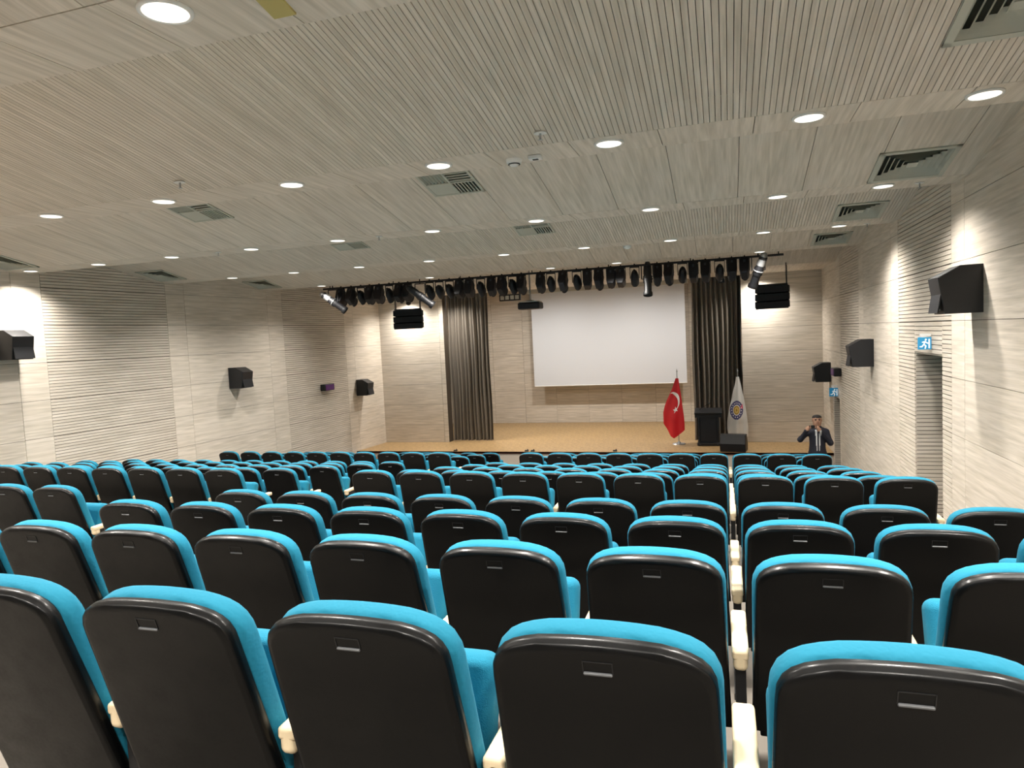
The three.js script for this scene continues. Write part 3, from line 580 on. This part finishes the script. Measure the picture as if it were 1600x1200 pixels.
// ================================================================ WALL SPEAKERS AND SIGNS
function wallSpeaker(z, y, side, label) {
  const x = side > 0 ? XR : leftX(z), g = thing('wall_loudspeaker', label, 'loudspeaker', [x - side * 0.016, y, z]); g.rotation.y = side > 0 ? 0 : Math.PI;
  const s = new THREE.Shape([[0, 0.24], [-0.2, 0.24], [-0.4, 0.13], [-0.34, -0.24], [0, -0.24]].map(a => new THREE.Vector2(...a)));
  const b = new THREE.ExtrudeGeometry(s, { depth: 0.36, bevelEnabled: true, bevelSize: 0.006, bevelThickness: 0.006, bevelSegments: 1 }); b.translate(0, 0, -0.18); mesh('cabinet', b, M.metal, g);
  const gr = mesh('grille', box(0.012, 0.36, 0.34), M.grille, g); gr.position.set(-0.374, -0.055, 0); gr.rotation.z = -Math.atan2(0.06, 0.37) * 1.0;
  const bd = mesh('badge', box(0.004, 0.016, 0.05), M.silver, g); bd.position.set(-0.356, -0.2, 0.05);
}
const mz = (px, py, x) => { const d = ray(px, py); d.multiplyScalar(x / d.x); d.y += H; return d; };
{
  const a = mz(1512, 452, XR - 0.1), b = mz(1354, 551, XR - 0.1), c = mz(1291, 581, XR - 0.1);
  wallSpeaker(a.z, a.y, 1, 'large black wall speaker above the nearer doorway'); wallSpeaker(b.z, b.y, 1, 'black wall speaker between the two doorways'); wallSpeaker(c.z, c.y, 1, 'small black wall speaker above the far doorway by the stage');
  for (const [px, py, l] of [[24, 539, 'black wall speaker on the long side wall before the first ribbed zone'], [377, 590, 'black wall speaker between the two ribbed zones of the long side wall'], [571, 605, 'black wall speaker near the stage corner of the long side wall']]) {
    let X = -11.3; for (let k = 0; k < 4; k++) X = leftX(mz(px, py, X).z) + 0.22; const p = mz(px, py, X); wallSpeaker(p.z, p.y, -1, l);
  }
  const purple = (px, py, side, l) => { let X = side > 0 ? XR - 0.1 : -11; if (side < 0) for (let k = 0; k < 4; k++) X = leftX(mz(px, py, X).z) + 0.08; const p = mz(px, py, X); const g = thing('wall_light', l, 'light', [side > 0 ? XR - 0.016 : leftX(p.z) + 0.016, p.y, p.z]); const s = -side; mesh('housing', rbox(0.16, 0.19, 0.5, 0.02, s * 0.08, 0, 0), M.black, g); mesh('purple_face', box(0.008, 0.15, 0.42, s * 0.163, 0, 0), new THREE.MeshStandardMaterial({ color: 0x3a1244, emissive: 0x5a1a6e, emissiveIntensity: 0.5, roughness: 0.3 }), g); };
  purple(511, 605, -1, 'dark box light with purple face on the long side wall near the stage'); purple(1306, 581, 1, 'dark box light with purple face on the wall by the far doorway');
  const signTex = canvasTex(128, 128, x => { x.fillStyle = '#2f86b4'; x.fillRect(0, 0, 128, 128); x.fillStyle = '#f4fbff'; x.beginPath(); x.arc(76, 26, 10, 0, 7); x.fill(); x.lineWidth = 13; x.strokeStyle = '#f4fbff'; x.lineCap = 'round'; x.beginPath(); x.moveTo(70, 44); x.lineTo(58, 74); x.lineTo(76, 92); x.lineTo(70, 116); x.moveTo(58, 74); x.lineTo(40, 98); x.lineTo(24, 98); x.moveTo(70, 46); x.lineTo(46, 52); x.moveTo(70, 48); x.lineTo(94, 64); x.stroke(); x.fillRect(100, 20, 14, 96); });
  const exit = (px, py, l, w) => { const p = mz(px, py, XR - 0.06), g = thing('exit_sign', l, 'sign', [XR - 0.016, p.y, p.z]); mesh('bracket', box(0.12, 0.03, 0.06, -0.06, w * 0.62, 0), M.white, g); mesh('housing', rbox(0.05, w, w, 0.01, -0.09, 0, 0), M.white, g);
    const m = new THREE.MeshStandardMaterial({ map: signTex, emissive: 0xffffff, emissiveMap: signTex, emissiveIntensity: 0.5 }); const f = mesh('lit_face', new THREE.PlaneGeometry(w * 0.92, w * 0.92), m, g); f.position.set(-0.09, 0, w / 2 + 0.002); const f2 = mesh('lit_face', new THREE.PlaneGeometry(w * 0.92, w * 0.92), m, g); f2.rotation.y = -Math.PI / 2; f2.position.set(-0.117, 0, 0); };
  exit(1448, 536, 'lit blue running-man exit sign above the nearer doorway', 0.17); exit(1305, 612, 'lit blue running-man exit sign above the far doorway', 0.22);
}
// ================================================================ PERSON
{
  const p = atZ(1277, 690, -16.5), g = thing('person', 'man in a dark navy suit and white shirt holding up a phone', 'person', [p.x, 0, -16.5]);
  const V = (x, y, z) => new THREE.Vector3(x, y, z);
  // facing the audience (+z); viewer's left is -x
  const bones = [ // a, b, ra, rb, colour
    [V(0, 1.02, 0), V(0, 1.36, 0.0), 0.155, 0.17, 0], [V(-0.12, 1.40, 0), V(0.12, 1.40, 0), 0.075, 0.075, 0], [V(0, 1.42, 0), V(0, 1.54, 0.02), 0.06, 0.055, 2],
    [V(0, 1.62, 0.03), V(0, 1.68, 0.02), 0.088, 0.098, 2], [V(0, 0.92, 0), V(0, 1.02, 0), 0.16, 0.155, 0],
    [V(-0.19, 1.40, 0), V(-0.36, 1.24, 0.1), 0.062, 0.05, 0], [V(-0.36, 1.24, 0.1), V(-0.24, 1.47, 0.27), 0.048, 0.038, 0], [V(-0.24, 1.47, 0.27), V(-0.21, 1.53, 0.29), 0.034, 0.036, 2],
    [V(0.19, 1.40, 0), V(0.26, 1.16, 0.08), 0.062, 0.05, 0], [V(0.26, 1.16, 0.08), V(0.02, 1.46, 0.26), 0.048, 0.038, 0], [V(0.02, 1.46, 0.26), V(-0.02, 1.53, 0.29), 0.034, 0.036, 2],
    [V(-0.09, 0.9, 0), V(-0.1, 0.5, 0.02), 0.1, 0.075, 3], [V(-0.1, 0.5, 0.02), V(-0.11, 0.09, 0), 0.07, 0.05, 3], [V(0.09, 0.9, 0), V(0.1, 0.5, 0.02), 0.1, 0.075, 3], [V(0.1, 0.5, 0.02), V(0.11, 0.09, 0), 0.07, 0.05, 3],
    [V(-0.11, 0.05, -0.02), V(-0.12, 0.04, 0.15), 0.05, 0.04, 4], [V(0.11, 0.05, -0.02), V(0.12, 0.04, 0.15), 0.05, 0.04, 4]];
  const cap = (q, b) => { const ab = b[1].clone().sub(b[0]), t = Math.max(0, Math.min(1, q.clone().sub(b[0]).dot(ab) / ab.lengthSq())); return q.distanceTo(b[0].clone().addScaledVector(ab, t)) - (b[2] + (b[3] - b[2]) * t); };
  const N = 84, mc = new MarchingCubes(N, new THREE.MeshBasicMaterial(), false, false, 120000), S = [0.52, 0.94, 0.4], O = [0, 0.9, 0.06], q = V(0, 0, 0);
  for (let k = 0; k < N; k++) for (let j = 0; j < N; j++) for (let i = 0; i < N; i++) {
    q.set((i - N / 2) / (N / 2) * S[0] + O[0], (j - N / 2) / (N / 2) * S[1] + O[1], (k - N / 2) / (N / 2) * S[2] + O[2]);
    let e = 0; for (const b of bones) { const d = cap(q, b); if (d < 0.2) e += Math.exp(-d * 45); } mc.field[i + j * N + k * N * N] = e > 0 ? Math.log(e) / 45 : -1;
  }
  mc.isolation = 0; mc.update();
  const n = mc.count, pos = new Float32Array(n * 3), col = new Float32Array(n * 3);
  const C = [[0.012, 0.014, 0.026], [0.75, 0.75, 0.76], [0.42, 0.24, 0.16], [0.01, 0.012, 0.022], [0.01, 0.008, 0.007], [0.012, 0.01, 0.009]];
  for (let i = 0; i < n; i++) {
    for (let a = 0; a < 3; a++) pos[3 * i + a] = mc.positionArray[3 * i + a] * S[a] + O[a];
    q.set(pos[3 * i], pos[3 * i + 1], pos[3 * i + 2]); let best = 1e9, c = 0; for (const b of bones) { const d = cap(q, b); if (d < best) { best = d; c = b[4]; } }
    if (c === 0 && q.z > 0.1 && Math.abs(q.x) < 0.055 - (1.42 - q.y) * 0.06 && q.y > 1.0 && q.y < 1.46) c = Math.abs(q.x) < 0.018 ? 0 : 1;   // shirt front and tie
    if (c === 2 && q.y > 1.58 && (q.y > 1.715 || (q.z < 0.0 && q.y > 1.6))) c = 5;                                                           // hair
    for (let a = 0; a < 3; a++) col[3 * i + a] = C[c][a];
  }
  const bg = new THREE.BufferGeometry(); bg.setAttribute('position', new THREE.BufferAttribute(pos, 3)); bg.setAttribute('color', new THREE.BufferAttribute(col, 3)); bg.computeVertexNormals();
  // smooth normals from the field
  { const nn = new Float32Array(n * 3); for (let i = 0; i < n; i++) { for (let a = 0; a < 3; a++) nn[3 * i + a] = mc.normalArray[3 * i + a] / S[a]; const l = Math.hypot(nn[3 * i], nn[3 * i + 1], nn[3 * i + 2]) || 1; for (let a = 0; a < 3; a++) nn[3 * i + a] /= l; } bg.setAttribute('normal', new THREE.BufferAttribute(nn, 3)); }
  // head details, hands with fingers
  const det = [], colOf = (ge, c) => { const k = ge.index ? ge.toNonIndexed() : ge; k.deleteAttribute('uv'); const a = new Float32Array(k.attributes.position.count * 3); for (let i = 0; i < a.length; i += 3) { a[i] = c[0]; a[i + 1] = c[1]; a[i + 2] = c[2]; } k.setAttribute('color', new THREE.BufferAttribute(a, 3)); det.push(k); };
  const sph = (x, y, z, r, sx = 1, sy = 1, sz = 1) => new THREE.SphereGeometry(r, 14, 10).scale(sx, sy, sz).translate(x, y, z);
  colOf(sph(0, 1.645, 0.128, 0.017, 0.8, 1.5, 1), C[2]); for (const s of [-1, 1]) { colOf(sph(s * 0.096, 1.66, 0.02, 0.025, 0.4, 1.2, 0.8), C[2]); colOf(sph(s * 0.035, 1.675, 0.108, 0.012), [0.03, 0.02, 0.02]); colOf(box(0.045, 0.009, 0.012, s * 0.035, 1.697, 0.112), C[5]); }
  colOf(box(0.05, 0.009, 0.01, 0, 1.605, 0.112), [0.25, 0.09, 0.08]); colOf(sph(0, 1.72, 0.0, 0.1, 1.0, 0.62, 1.1), C[5]);
  for (const [hx, s] of [[-0.215, 1], [-0.02, -1]]) { for (let f = 0; f < 4; f++) colOf(rod([hx + s * 0.015, 1.525 + 0.017 * f, 0.30], [hx + s * (0.05 + 0.006 * (f % 2)), 1.527 + 0.017 * f, 0.325], 0.0085), C[2]); colOf(rod([hx, 1.52, 0.285], [hx + s * 0.035, 1.512, 0.275], 0.01), C[2]); }
  bg.deleteAttribute('uv'); const body = mergeGeometries([bg, ...det]);
  mesh('body', body, new THREE.MeshStandardMaterial({ vertexColors: true, roughness: 0.75 }), g);
  const ph = thing('phone', 'black phone held up sideways by the man in the suit', 'phone', [p.x - 0.118, 1.553, -16.5 + 0.315]); mesh('case', rbox(0.15, 0.075, 0.009, 0.004), M.black, ph); mesh('camera_bump', rbox(0.03, 0.03, 0.004, 0.0015, -0.05, 0.015, 0.006), M.metal, ph);
}
renderer.render(scene, camera);
